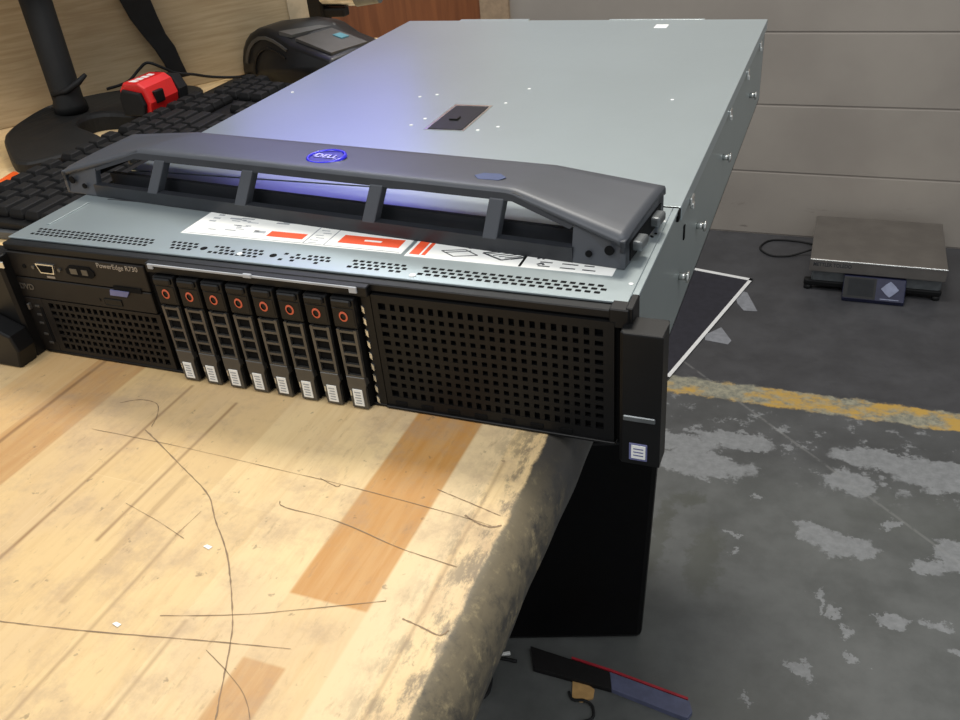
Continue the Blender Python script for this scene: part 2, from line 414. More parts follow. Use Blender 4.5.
# ------------------------------------------------------------------ rack server
srv = thing('rack_server', 'open two-unit rack server with galvanised lid and black drive bays, lying on the bench', 'server', (0, 340, 0))
W2 = 217
ch = MB()
D = 656
ch.box(-W2, W2, 2, D, 0.6, 2).box(-W2, -W2 + 1.2, 2, D, 0.6, 85).box(W2 - 1.2, W2, 2, D, 0.6, 85).box(-W2, W2, D - 1.2, D, 0.6, 85)
ch.box(-W2 + 1.2, W2 - 1.2, 14, 15, 2, 85)
ch.build('chassis', M['side'], srv)
# rear cover with down-turned side flange, and its own small pieces
cv = MB().box(-W2 - 1.4, W2 + 1.4, 128, D + 4, 85.6, 87).box(W2 + 0.2, W2 + 1.4, 132, D + 4, 76, 86).box(-W2 - 1.4, -W2 - 0.2, 132, D + 4, 76, 86)
cv.box(-150, -60, D + 4, D + 12, 85.6, 87).box(40, 150, D + 4, D + 9, 85.6, 87)
cover = cv.build('top_cover', M['lid'], srv, bevel=0.4)
MB().box(-16, 20, 252, 322, 87.0, 87.5, 0).build('latch_frame', M['silver'], cover)
lt = MB().box(-13, 18, 253.5, 317, 87.3, 88.0, 0.3).box(-3, 5, 276, 284, 88.0, 89.4, 0.5)
lt.build('latch_handle', M['black'], cover)
for (x, y) in ((-200, 345), (-60, 342), (36, 375), (171, 353), (45, 266), (-27, 280), (29, 330), (31, 256), (-32, 262), (-46, 350)):
    MB().cyl((x, y, 87.25), 1.5, 0.5, n=12).build('rivet', M['white'], cover)
MB().box(101, 115, 618, 634, 87, 87.3).build('painted_glint', M['white'], cover)  # white patch that paints a small glare spot on the rear lid
# front cover plate with perforations
fc = MB().box(-W2 - 0.6, W2 - 3, -0.5, 126, 85.6, 87).box(W2 - 3, W2 + 0.8, 8, 126, 84.8, 87)
front_cover = fc.build('front_cover', M['lid'], srv, bevel=0.4)
MB().box(-W2 + 12, -W2 + 15, 22, 62, 87, 87.6, 0.25).build('embossed_rib', M['lid'], front_cover)
pf = MB()
def perf(xa, xb, rows, pitch, skip=0.0, y0=6.5):
    n = int((xb - xa) / pitch)
    for r in range(rows):
        for i in range(n):
            if random.random() < skip: continue
            x = xa + (i + 0.5 * (r % 2)) * pitch
            pf.box(x, x + pitch * 0.62, y0 + r * 3.9, y0 + 2.3 + r * 3.9, 86.9, 87.12)
perf(-204, -100, 3, 4.2, y0=6); perf(-90, -68, 3, 4.4, 0.15); perf(-56, -16, 3, 4.2, 0.15, 6); perf(-4, 30, 3, 4.2, 0.25, 6); perf(44, 84, 3, 4.6, 0.1, 6); perf(90, 200, 3, 5.2, 0.0, 6)
pf.cyl((-62, 11, 87), 2.4, 0.3, n=14).cyl((-10, 11, 87), 2.4, 0.3, n=14)
pf.build('perforations', M['void'], front_cover)
MB().box(-192, -70, 70, 71.2, 87, 87.2).box(-190, -140, 73, 74, 87, 87.2).build('scribed_line', M['dark_print'], front_cover)
dd = MB()
for x, y in ((206, 84), (210, 81), (207, 78), (211, 86), (209, 82)): dd.cyl((x, y, 87.1), 0.9, 0.3, n=8)
dd.build('dimples', M['void'], front_cover)
for x, y, q in ((88, 4.5, 2.0), (-33, 8.5, 1.8), (211, 20, 1.3), (212, 104, 1.5)): MB().cyl((x, y, 87.15), q, 0.5, n=12).build('bright_rivet', M['white'], front_cover)
MB().box(196, 217, 126.6, 128, 85.0, 87.02).box(212, 218.6, 120, 127, 80, 86.9, 0.4).build('cover_seam', M['void'], srv)
# service labels on the front plate
def slabel(x0, x1, y0, y1, skew=0):
    o = MB().prism([(x0, y0), (x1, y0), (x1, y1), (x0 + skew, y1)], 'z', 87.0, 87.25).build('service_label', M['white'], srv)
    return o
l1 = slabel(-94, 69, 29, 64)
tag(l1, 'white service label with two orange boxes')
MB().box(-31, -4, 35.5, 43, 87.25, 87.4).build('orange_box', M['orange'], l1)
MB().box(21.5, 64, 36, 47, 87.25, 87.4).build('orange_box', M['orange'], l1)
g = MB()
for _ in range(26):
    x = random.uniform(-88, -30); y = random.uniform(37, 62); g.box(x, x + random.uniform(3, 12), y, y + random.uniform(0.6, 2.2), 87.25, 87.35)
for x in (-1, 14): g.box(x, x + 0.8, 31, 62, 87.25, 87.35)
for _ in range(8):
    x = random.uniform(1, 6); g.box(x, x + 6, 32 + _ * 3.6, 32.8 + _ * 3.6, 87.25, 87.35)
g.box(-92, 67, 30.2, 30.8, 87.25, 87.35)
g.build('printed_diagram', M['grey_print'], l1)
for a in range(4): pass
MB().box(38, 50, 40.5, 42.6, 87.4, 87.5).build('caption', M['white'], l1)
l2 = slabel(72, 199, 27, 64)
tag(l2, 'white service label with part drawings')
MB().box(74, 80.5, 30, 56, 87.25, 87.4).build('orange_bar', M['orange'], l2)
MB().box(82, 84.5, 30, 56, 87.25, 87.4).build('orange_bar', M['orange'], l2)
g = MB()
def stroke(pts, wd=0.7):
    for (ax, ay), (bx, by) in zip(pts, pts[1:]):
        v = Vector((bx - ax, by - ay)); n_ = Vector((-v.y, v.x)).normalized() * wd / 2
        g.prism([(ax + n_.x, ay + n_.y), (bx + n_.x, by + n_.y), (bx - n_.x, by - n_.y), (ax - n_.x, ay - n_.y)], 'z', 87.25, 87.4)
for ox, oy in ((92, 38), (98, 50)):
    stroke([(ox, oy), (ox + 14, oy + 4), (ox + 24, oy - 2), (ox + 10, oy - 6), (ox, oy)]); stroke([(ox + 3, oy - 2), (ox + 18, oy + 3)])
ox, oy = 118, 40
stroke([(ox, oy), (ox + 14, oy + 6), (ox + 27, oy), (ox + 14, oy - 7), (ox, oy)], 1.2)
for q in range(5): stroke([(ox + 3 + q * 4, oy - 1 - q), (ox + 15 + q * 3, oy + 5 - q * 1.6)], 0.8)
for r in range(3):
    for cc in range(3):
        x = 155 + cc * 13; y = 30 + r * 5
        g.box(x, x + random.uniform(5, 10), y, y + 1.0, 87.25, 87.4)
for x, y in ((152, 39), (154, 32), (172, 41)): stroke([(x, y), (x + 2.5, y + 2), (x + 4, y)], 1.4)
g.build('printed_drawing', M['dark_print'], l2)
MB().box(144, 145.5, 27.5, 63.5, 87.25, 87.4).build('divider', M['void'], l2)

# side rail studs and cover clips
st = []
for (y, z) in ((142, 31), (213, 37), (345, 42), (540, 38)):
    MB().cyl((219.5, y, z), 2.6, 5, 'x', 16).cyl((222.8, y, z), 4.0, 1.6, 'x', 16).build('rail_stud', M['silver'], srv, True)
for y in (167, 358, 481, 590):
    MB().box(218.4, 220.2, y - 5, y + 5, 73.5, 79, 0.5).box(218.4, 221, y - 1.5, y + 3, 70, 74, 0.4).build('cover_clip', M['silver'], srv)
MB().box(217, 217.8, 150, 154, 54, 64).build('side_slot', M['void'], srv)

# front fascia, left third
FY = -9
MB().box(-214, 211, -6, 12, 1.0, 81).build('front_cage', M['void'], srv)
tb = MB().box(-217, 213, FY + 1.5, 4, 80.5, 85.5, 0.6).build('top_rail', M['black'], srv)
pan = MB().box(-215, -97, FY, -2, 61.6, 80.2, 0.5).build('control_panel', M['face'], srv)
# VGA socket
v = MB().prism([(-187, 67), (-175, 67), (-173.5, 74), (-189.5, 74)], 'y', FY - 1.6, FY).build('vga_socket', M['silver'], pan)
MB().prism([(-186, 68), (-176, 68), (-174.8, 73), (-188, 73)], 'y', FY - 2, FY - 1.5).build('vga_insert', M['void'], v)
for x in (-193, -170): MB().cyl((x, FY - 0.6, 70.5), 1.3, 1.4, 'y', 12).build('socket_screw', M['carrier'], pan)
u = MB().prism([(-164, 69), (-160, 67), (-143, 67), (-140, 69), (-140, 72), (-143, 75), (-160, 75), (-164, 72)], 'y', FY - 0.8, FY).build('usb_socket', M['void'], pan)
for xa, xb in ((-160, -154), (-150, -145)): MB().box(xa, xb, FY - 1.2, FY - 0.8, 69, 73).build('usb_contact', M['carrier'], u)
text_mesh('model_lettering', 'PowerEdge R730', 4.9, (-119, FY - 0.15, 77.3), (1, 0, 0), (0, 0, 1), M['text_grey'], pan)
MB().box(-184, -177, FY - 0.3, FY, 63, 64.6).build('panel_mark', M['text_grey'], pan)
MB().cyl((-202, FY - 0.2, 70), 1.6, 0.6, 'y', 10).build('panel_button', M['void'], pan)
opt = MB().box(-215, -97, FY - 0.4, -2, 45.5, 61, 0.5).build('optical_drive', M['face'], srv)
MB().box(-127, -104, FY - 0.9, FY - 0.3, 60, 63.5).build('slot', M['void'], opt)
MB().prism([(-131, 56.5), (-117, 56.5), (-114, 60.5), (-130, 60.5)], 'y', FY - 1.6, FY - 0.6).build('pull_tab', M['blue_tab'], opt)
MB().box(-139, -124, FY - 0.9, FY - 0.4, 48, 53, 0.5).cyl((-143, FY - 0.6, 51), 1, 0.6, 'y', 8).build('eject_button', M['black'], opt)
text_mesh('disc_logo', 'DVD', 6.2, (-206.5, FY - 0.7, 54), (1, 0, 0), (0, 0, 1), M['carrier'], opt, bold=0.15)
def grille(name, x0, x1, z0, z1, nx, nz, bar, yb, m, par, frame):
    b = MB(); a = x0 + frame[0]; c = x1 - frame[1]; e = z0 + frame[2]; h = z1 - frame[3]
    b.box(x0, a, yb - 2.4, yb, z0, z1); b.box(c, x1, yb - 2.4, yb, z0, z1); b.box(a, c, yb - 2.4, yb, z0, e); b.box(a, c, yb - 2.4, yb, h, z1)
    for i in range(1, nx):
        x = a + (c - a) * i / nx; b.box(x - bar / 2, x + bar / 2, yb - 2.2, yb, e, h)
    for i in range(1, nz):
        z = e + (h - e) * i / nz; b.box(a, c, yb - 2.25, yb, z - bar / 2, z + bar / 2)
    return b.build(name, m, par)
lg = grille('vent_grille', -198, -95, 1.2, 45, 17, 7, 2.1, FY + 2, M['face'], srv, (5, 4, 4, 2.5))
sb = MB().box(-216, -198.5, FY - 0.5, -2, 1.2, 45, 0.4).build('status_strip', M['face'], srv)
for z in (8, 15, 24, 31, 38): MB().box(-208 + (z % 3), -204 + (z % 3), FY - 1.1, FY - 0.4, z, z + 1.8, 0.2).build('status_icon', M['carrier'], sb)
MB().box(-202, -199.5, FY - 0.9, FY - 0.4, 10, 38).build('status_slot', M['void'], sb)

# drive cage rail with silver lip
rail = MB().box(-92, 66, FY - 3, -4, 78.5, 85, 0.5).build('drive_rail', M['black'], srv)
MB().box(-87, 58, FY - 3.8, FY - 2.8, 83.6, 84.8).box(-89, -85, FY - 4.2, FY - 2.8, 81.5, 85, 0.3).box(55, 60, FY - 4.2, FY - 2.8, 81.0, 85, 0.3).box(-17, -11, FY - 4.6, FY - 2.6, 83.2, 85.8, 0.4).build('rail_lip', M['grey_print'], rail)
MB().box(60, 66, FY - 0.5, -4, 0.5, 80).build('cage_post', M['black'], srv)
sp = MB()
for i in range(9): sp.prism([(59.8, 72 - i * 8), (61.4, 70.5 - i * 8), (61.4, 66.5 - i * 8), (59.8, 68 - i * 8)], 'y', FY - 1.4, FY - 0.4)
sp.build('spring_clips', M['silver'], srv)
# eight drives in the bays
PITCH = 18.3
def drive_parts():
    x0 = -86.1; wd = 16.0; xc = x0 + wd / 2; out = []
    yb, yf = -6.5, -15.5
    body = MB()
    body.box(x0 + 1.2, x0 + wd - 1.2, yf + 2, yb, 1, 78, 0.4)
    lower = MB()
    # ladder shaped lever: two rails, rungs, solid foot
    lower.prism([(x0 + 1.2, 57), (x0 + 3.2, 57), (x0 + 3.6, 22), (x0 + 2.0, 22)], 'y', yf, yf + 4)
    lower.prism([(x0 + wd - 3.4, 57), (x0 + wd - 1.4, 57), (x0 + wd - 1.4, 22), (x0 + wd - 3.0, 22)], 'y', yf, yf + 4)
    for z in (55.5, 47.6, 39.8, 32.0, 24.2): lower.box(x0 + 2.4, x0 + wd - 2.2, yf + 0.1, yf + 3, z - 0.8, z + 0.8)
    lower.prism([(x0 + 2.0, 24), (x0 + wd - 1.4, 24), (x0 + wd - 0.8, 19), (x0 + wd - 2.0, 16), (x0 + wd - 2.0, 1), (x0 + 3.0, 1), (x0 + 3.0, 14), (x0 + 2.0, 17)], 'y', yf - 0.6, yf + 4, 0.4, 1)
    top_ = MB().box(x0 + 0.2, x0 + wd - 0.2, yf + 0.5, yf + 6, 58, 78, 1.0, 2).box(x0 + 1.5, x0 + wd - 1.5, yf - 1.5, yf + 1, 73, 77.5, 0.8).box(x0 + 1.2, x0 + wd - 1.2, yf + 0.1, yf + 0.7, 60, 71.5, 0.2)
    ring = MB()
    rr = []
    for q in range(20):
        a = 2 * math.pi * q / 20
        rr.append(a)
    inn = [ring.bm.verts.new((xc + math.cos(a) * 1.9, yf - 0.5, 66.2 + math.sin(a) * 2.2)) for a in rr]
    out_ = [ring.bm.verts.new((xc + math.cos(a) * 2.9, yf - 0.2, 66.2 + math.sin(a) * 3.4)) for a in rr]
    for q in range(20): ring.bm.faces.new((inn[q], inn[(q + 1) % 20], out_[(q + 1) % 20], out_[q]))
    lab = MB().box(x0 + 5.0, x0 + wd - 4.2, yf - 1.0, yf - 0.5, 3, 15.2, 0.15)
    ink = MB()
    for q in range(5): ink.box(x0 + 6.2 + (q % 2) * 0.6, x0 + wd - 5.6, yf - 1.15, yf - 0.95, 4.6 + q * 2, 5.4 + q * 2)
    led = MB().box(x0 + 3.4, x0 + 4.3, yf - 1.0, yf - 0.4, 10, 14)
    return body, lower, top_, ring, lab, ink, led
b, lo, tp, ri, la, ink, led = drive_parts()
d0 = b.build('hard_drive', M['void'], srv)
subs = [lo.build('release_lever', M['carrier'], d0), tp.build('latch_head', M['release'], d0), ri.build('orange_ring', M['orange_ring'], d0), la.build('capacity_label', M['white'], d0), ink.build('label_print', M['grey_print'], d0), led.build('drive_light', M['silver'], d0)]
for i in range(1, 8):
    c = d0.copy(); C.objects.link(c); c.parent = srv; c.location = (i * PITCH * S, 0, 0)
    for s_ in subs:
        e = s_.copy(); C.objects.link(e); e.parent = c
# large blank grille on the right
bg = grille('blank_grille', 66.5, 209, 0.2, 79.5, 22, 11, 2.9, FY + 2, M['grille'], srv, (4, 6, 9, 5))
for i in range(7):
    x = 72 + i * 17.5; MB().box(x, x + 8, FY - 0.9, FY - 0.3, 3, 6, 0.2).build('lower_slot', M['void'], bg)
MB().box(66, 210, FY - 2.0, -2, 0.4, 2.2, 0.4).box(-211, 66, FY - 1.0, -2, 0.4, 2.2, 0.3).build('bottom_lip', M['black'], srv)

# mounting ears with latches
def ear(name, sgn, label=None):
    b = MB()
    x0, x1 = (214.6, 236.3)
    def X(v): return v * sgn
    b.prism([(X(x0 + 1), -18), (X(x1), -18), (X(x1), -3), (X(x1 - 0.5), 0.5), (X(x0 - 1), 0.5), (X(x0 - 1), -16)], 'z', 0.3 if sgn < 0 else -5.0, 79.2, 0.9, 2)
    return b
er = ear('r', 1).build('mounting_ear', M['black'], srv)
MB().box(216, 233.5, -19.1, -17.8, 25, 28.5, 0.5).build('release_tab', M['knob'], er)
k_ = MB().box(219.5, 229.5, -18.5, -17.9, -1.5, 10, 0.2).build('blue_sticker', M['blue_tab'], er)
MB().box(220.8, 228.6, -18.8, -18.4, 0, 9, 0.1).build('sticker_panel', M['white'], k_)
g2 = MB()
for z in (2, 4.2, 6.4): g2.box(222, 227.5, -18.95, -18.75, z, z + 0.7)
g2.build('sticker_print', M['blue_tab'], k_)
MB().box(206, 216.5, -9, 1, 76, 87.2, 0.6).box(214.5, 218.4, -8, 8, 60, 88.0, 0.5).build('ear_bracket', M['black'], er)
el = ear('l', -1).build('mounting_ear', M['black'], srv)
MB().prism([(-236, 0.5), (-213, 0.5), (-209, 14), (-212, 26), (-232, 34), (-240, 34)], 'y', -34, -18, 1.5, 2).build('ear_latch', M['black'], el)
MB().box(-222, -209, -19, -17.8, 72, 77, 0.4).build('ear_logo', M['silver'], el)
MB().box(-211.5, -209.5, -12, -9, 36, 41, 0.5).build('power_icon', M['carrier'], el)

# ------------------------------------------------------------------ detached front bezel lying on the lid
bz = thing('server_bezel', 'detached grey front bezel with round badge coloured by a blue reflection, lying across the server lid', 'bezel', (-16, 56, 87))
bz.rotation_euler = (0, 0, math.radians(-5.4))
def bz_xf(mb):      # local (u, v, w) -> bench coordinates
    a = math.radians(-5.4); ca, sa = math.cos(a), math.sin(a)
    for vv in mb.bm.verts:
        u_, v_, w_ = vv.co
        vv.co = Vector((-16 + u_ * ca - v_ * sa, 56 + u_ * sa + v_ * ca, 87.3 + w_))
    return mb
def fedge(u_):      # front edge of the top skin: (v, w)
    a = abs(u_)
    if a <= 148: return 11.0, 35.0
    t_ = min(1, (a - 148) / (221 - 148))
    return 11.0 * (1 - t_), 35.0 - 17.5 * t_
def bedge(u_):
    a = abs(u_); t_ = max(0, min(1, (a - 150) / 71))
    return 76 - t_, 27 - 6.5 * t_
us = [-221, -216, -200, -185, -170, -155, -150, -145, -138] + [-110 + 20 * i for i in range(12)] + [138, 145, 150, 155, 170, 185, 200, 216, 221]
sk = MB(); rows_t = []; rows_b = []
NV = 9
for u_ in us:
    fv, fw = fedge(u_); bv, bw = bedge(u_)
    rt = []; rb = []
    for j in range(NV + 1):
        t_ = j / NV; v_ = fv + (bv - fv) * t_
        w_ = fw + (bw - fw) * t_ + 0.6 * math.sin(math.pi * t_)
        if t_ < 0.12: w_ -= 1.3 * (1 - t_ / 0.12)
        rt.append(sk.bm.verts.new((u_, v_, w_))); rb.append(sk.bm.verts.new((u_, v_ , w_ - 3.0)))
    # rolled back lip
    rt.append(sk.bm.verts.new((u_, bv + 2.5, bw - 2.5))); rb.append(sk.bm.verts.new((u_, bv - 0.3, bw - 4.5)))
    rt.append(sk.bm.verts.new((u_, bv + 2.8, bw - 6))); rb.append(sk.bm.verts.new((u_, bv + 0.3, bw - 6)))
    rows_t.append(rt); rows_b.append(rb)
n_ = len(rows_t[0])
for i in range(len(us) - 1):
    for j in range(n_ - 1):
        sk.bm.faces.new((rows_t[i][j], rows_t[i + 1][j], rows_t[i + 1][j + 1], rows_t[i][j + 1]))
        sk.bm.faces.new((rows_b[i][j], rows_b[i][j + 1], rows_b[i + 1][j + 1], rows_b[i + 1][j]))
    sk.bm.faces.new((rows_t[i][0], rows_b[i][0], rows_b[i + 1][0], rows_t[i + 1][0]))
    sk.bm.faces.new((rows_t[i][-1], rows_t[i + 1][-1], rows_b[i + 1][-1], rows_b[i][-1]))
for i in (0, len(us) - 1):
    for j in range(n_ - 1): sk.bm.faces.new((rows_t[i][j], rows_t[i][j + 1], rows_b[i][j + 1], rows_b[i][j]))
skin = bz_xf(sk).build('bezel_shell', M['bezel'], bz, True)
# front frame: lower bar, top bar and struts drawn on a slanted plane, extruded backwards
def vw(w_): return 0.0 if w_ < 9 else (w_ - 9) * 11.0 / 24
def panel(mb, poly, th=4.0, off=0.0):
    a = [mb.bm.verts.new((u_, vw(w_) + off, w_)) for u_, w_ in poly]
    b_ = [mb.bm.verts.new((u_, vw(w_) + off + th, w_)) for u_, w_ in poly]
    n2 = len(poly); mb.bm.faces.new(a); mb.bm.faces.new(b_[::-1])
    for i in range(n2): mb.bm.faces.new((a[i], b_[i], b_[(i + 1) % n2], a[(i + 1) % n2]))
fr = MB()
panel(fr, [(-190, 0), (190, 0), (190, 9), (-190, 9)], 6)
bz_xf(fr).build('lower_bar', M['bezel_dark'], bz)
fr = MB()
panel(fr, [(-150, 29), (150, 29), (150, 33.5), (-150, 33.5)], 4)
for s_ in (1, -1):
    panel(fr, [(s_ * 150, 29), (s_ * 187, 18.5), (s_ * 192, 22.5), (s_ * 150, 33.5)], 4)
bz_xf(fr).build('window_frame', M['bezel_dark'], bz)
fr = MB(); fr.box(-188, 188, 16, 20, 0.0, 12.5); bz_xf(fr).build('inner_rail', M['bezel_dark'], bz)
for uc, ln in ((-128, 3), (-48, 2.5), (55, 2), (139, 1)):
    fr = MB(); panel(fr, [(uc - 4.8 - ln, 8), (uc + 4.8 - ln, 8), (uc + 4.8 + ln, 30), (uc - 4.8 + ln, 30)], 8, -0.6)
    bz_xf(fr).build('strut', M['bezel'], bz, bevel=0.8)
for s_ in (1, -1):
    fr = MB()
    panel(fr, [(s_ * 189, 0), (s_ * 221, 0), (s_ * 221, 16.5), (s_ * 190, 23.5), (s_ * 189, 19)], 5)
    fr.box(min(s_ * 218, s_ * 221), max(s_ * 218, s_ * 221), 0, 72, 9, 17)
    fr.box(min(s_ * 218, s_ * 221), max(s_ * 218, s_ * 221), 0, 12, 0, 16.5)
    fr.box(min(s_ * 218, s_ * 221), max(s_ * 218, s_ * 221), 62, 74, 0, 19)
    cap = bz_xf(fr).build('end_cap', M['bezel'], bz, bevel=0.5)
    sc_ = MB().cyl((s_ * 212, 0.2, 10.5), 2.8, 1, 'y', 14); bz_xf(sc_).build('screw_hole', M['void'], cap); sc_ = MB().cyl((s_ * 200, -0.1, 7), 2.0, 1, 'y', 12)
    bz_xf(sc_).build('screw_hole', M['void'], cap)
    for v_ in (12, 46):
        q = MB().box(min(s_ * 220, s_ * 227), max(s_ * 220, s_ * 227), v_, v_ + 13, 6, 12, 1.5, 2)
        bz_xf(q).build('end_latch', M['knob'], cap)
    q = MB().box(min(s_ * 221.0, s_ * 221.6), max(s_ * 221.0, s_ * 221.6), 8, 66, 2, 13)
    bz_xf(q).build('latch_recess', M['void'], cap)
# badge; the blue reflected in its ring is put into the colour
bu, bv_, bw_ = 0, 38, 32.6
bd = MB()
for (r1, r2, h1, h2) in ((14.2, 11.6, 0.0, 1.6),):
    nn = 40; A = []; 
    for rr_, hh in ((r1, 0), (r1 - 0.6, 1.5), (r2 + 0.5, 1.5), (r2, 0.4)):
        A.append([(bu + rr_ * math.cos(2 * math.pi * q / nn), bv_ + rr_ * 0.95 * math.sin(2 * math.pi * q / nn), bw_ + hh) for q in range(nn)])
    R_ = [[bd.bm.verts.new(p) for p in r] for r in A]
    for a, b_ in zip(R_, R_[1:]):
        for q in range(nn): bd.bm.faces.new((a[q], a[(q + 1) % nn], b_[(q + 1) % nn], b_[q]))
badge = bz_xf(bd).build('badge_ring', M['blue'], bz, True)
pl = MB().cyl((bu, bv_, bw_ + 0.2), 12, 0.8, n=36)
M['badge_face'] = mat('badge_face', rgb(40, 36, 120), 0.3, 0.4)
bz_xf(pl).build('badge_plate', M['badge_face'], badge)
a = math.radians(-5.4)
def bzp(u_, v_, w_): return (-16 + u_ * math.cos(a) - v_ * math.sin(a), 56 + u_ * math.sin(a) + v_ * math.cos(a), 87.3 + w_)
text_mesh('badge_lettering', 'DELL', 8.2, bzp(bu, bv_, bw_ + 0.8), (math.cos(a), math.sin(a), 0), (-math.sin(a), math.cos(a), 0), M['silver'], badge, ext=0.25, bold=0.2)
q = MB().prism([(120, 26), (133, 27), (136, 32), (130, 37), (119, 36), (115, 31)], 'z', 33.4, 33.7); bz_xf(q).build('painted_reflection', M['blue_reflection'], bz)  # blue reflection on the bezel, drawn as a coloured patch

# ------------------------------------------------------------------ keyboard
kb = thing('keyboard', 'black full-size keyboard lying on the bench along the left side of the server', 'keyboard', (-400, 402, 0))
MB().prism([(-474, 0), (-336, 0), (-336, 12), (-474, 20)], 'y', 166, 642, 1.5).build('keyboard_body', M['kbody'], kb)
MB().box(-472, -338, 160, 165.8, 0.5, 9, 1).build('rim', M['kframe'], kb)
proto = None; cnt = 0
def key_mesh(wy):
    b = MB(); hx = 8.6; hy = wy / 2 - 0.6
    rings = [[(-hx, -hy, 0), (hx, -hy, 0), (hx, hy, 0), (-hx, hy, 0)], [(-hx, -hy, 4), (hx, -hy, 4), (hx, hy, 4), (-hx, hy, 4)],
             [(-hx + 2.6, -hy + 2.2, 9.5), (hx - 2.6, -hy + 2.2, 9.5), (hx - 2.6, hy - 2.2, 9.5), (-hx + 2.6, hy - 2.2, 9.5)]]
    b.loft(rings)
    bmesh.ops.bevel(b.bm, geom=list(b.bm.edges), offset=0.7, segments=1, affect='EDGES')
    return b
kmesh = {}
rowsx = [-463, -440, -420.8, -401.6, -382.4, -363.2]
L1 = [1.0] * 13 + [2.0]; L2 = [1.5] + [1] * 12 + [1.5]; L3 = [1.75] + [1] * 11 + [2.25]; L4 = [2.25] + [1] * 10 + [2.75]; L5 = [1.25] * 3 + [6.25] + [1.25] * 4
U = 19.4
rows = [('F', rowsx[0]), (L1, rowsx[1]), (L2, rowsx[2]), (L3, rowsx[3]), (L4, rowsx[4]), (L5, rowsx[5])]
y_end = 636.0      # the escape-key end lies furthest from the camera? the number pad is nearest
keys = []
for R0, xk in rows:
    if R0 == 'F':
        ypos = [0, 2, 3, 4, 5, 6.5, 7.5, 8.5, 9.5, 11, 12, 13, 14, 15.3, 16.3, 17.3]
        for u_ in ypos: keys.append((xk, u_, 1.0))
    else:
        u_ = 0
        for wd in R0: keys.append((xk, u_, wd)); u_ += wd
        if R0 in (L1, L2): 
            for q in (15.3, 16.3, 17.3): keys.append((xk, q, 1.0))
        if R0 is L4: keys.append((xk, 16.3, 1.0))
        if R0 is L5:
            for q in (15.3, 16.3, 17.3): keys.append((xk, q, 1.0))
        for q in (18.6, 19.6, 20.6, 21.6):
            if R0 in (L3, L4) and q > 21: continue
            if R0 is L5 and q > 20: continue
            keys.append((xk, q, 1.0))
keys = [kk for kk in keys]
keys.sort(key=lambda q: q[0])
keys = keys[:100]
span = 22.6
kb_len = 462.0
for xk, u_, wd in keys:
    yk = 174 + (u_ + wd / 2) / span * kb_len
    wy = wd * kb_len / span
    r = round(wy, 1)
    tilt = math.atan2(8, 138)
    zk = 20 - (xk + 474) / 138 * 8 + 0.2
    if r not in kmesh:
        o = key_mesh(wy).build('key', M['key'], None, lift=False); kmesh[r] = o.data; bpy.data.objects.remove(o)
    o = bpy.data.objects.new('key', kmesh[r]); C.objects.link(o); o.parent = kb
    o.location = ((xk + 400) * S, (yk - 402) * S, (zk) * S); o.rotation_euler = (0, tilt, 0)

kb.location.x -= 0.006; kb.location.y -= 0.015
# ------------------------------------------------------------------ monitor on stand
MA = math.atan2(0.819, 0.574)      # direction along the screen
mon = thing('monitor', 'black monitor on a wide flat stand, standing beside the keyboard at the left', 'monitor', (-610, 460, 0))
outline = [(-640, 375), (-625, 352), (-570, 308), (-548, 300), (-530, 308), (-500, 352), (-497, 372), (-504, 386), (-526, 396), (-560, 408), (-572, 430), (-560, 452), (-526, 460), (-504, 462), (-498, 474), (-500, 520), (-506, 570), (-518, 600), (-545, 612), (-585, 600), (-620, 560), (-640, 520), (-652, 450), (-648, 400)]
so = [(q.x, q.y) for q in smooth_path([(p[0], p[1], 0) for p in outline + [outline[0]]], 4)][:-1]
def topz(p):
    d_ = math.hypot(p[0] + 640, p[1] - 455)
    return 13 + 17 * max(0.0, 1 - d_ / 190)
bs = MB()
lo_ = [bs.bm.verts.new((p[0], p[1], 0.3)) for p in so]; n_ = len(so)
prev = lo_
for inset, f_ in ((0, 0.75), (2, 0.93), (6, 1.0)):
    cur = []
    for i, p in enumerate(so):
        a_ = Vector(so[i - 1]); b_ = Vector(so[(i + 1) % n_]); t_ = (b_ - a_).normalized(); nn = Vector((-t_.y, t_.x))
        cur.append(bs.bm.verts.new((p[0] + nn.x * inset, p[1] + nn.y * inset, topz(p) * f_)))
    for i in range(n_): bs.bm.faces.new((prev[i], prev[(i + 1) % n_], cur[(i + 1) % n_], cur[i]))
    prev = cur
bmesh.ops.triangle_fill(bs.bm, edges=[bs.bm.edges.get((prev[i], prev[(i + 1) % n_])) for i in range(n_)])
bmesh.ops.triangle_fill(bs.bm, edges=[bs.bm.edges.get((lo_[i], lo_[(i + 1) % n_])) for i in range(n_)])
bs.build('stand_base', M['monstand'], mon)
def orect(cx, cy, hx, hy, z, ang):
    ca, sa = math.cos(ang), math.sin(ang)
    return [(cx + a_ * ca - b_ * sa, cy + a_ * sa + b_ * ca, z) for a_, b_ in ((-hx, -hy), (hx, -hy), (hx, hy), (-hx, hy))]
PX, PY = -618, 460
pn = []
for z, r_ in ((20, 21), (30, 21), (36, 18.5), (420, 18.5)):
    pn.append([(PX + r_ * math.cos(2 * math.pi * q / 32), PY + r_ * math.sin(2 * math.pi * q / 32), z) for q in range(32)])
po = MB().loft(pn).build('stand_pole', M['monstand'], mon, True)
M['screen'] = mat('added_blue_screen', rgb(20, 20, 40), 0.3, emit=(0.30, 0.27, 1.0, 1), es=2.3)
M['screen_off'] = mat('dark_screen', rgb(14, 14, 16), 0.2)
ang = MA; nx, ny = math.sin(ang), -math.cos(ang)
cxm, cym = PX + nx * 44, PY + ny * 44
MB().loft([orect(cxm, cym, 190, 14, 200, ang), orect(cxm, cym, 190, 14, 500, ang)]).build('display_housing', M['monstand'], mon, bevel=3)
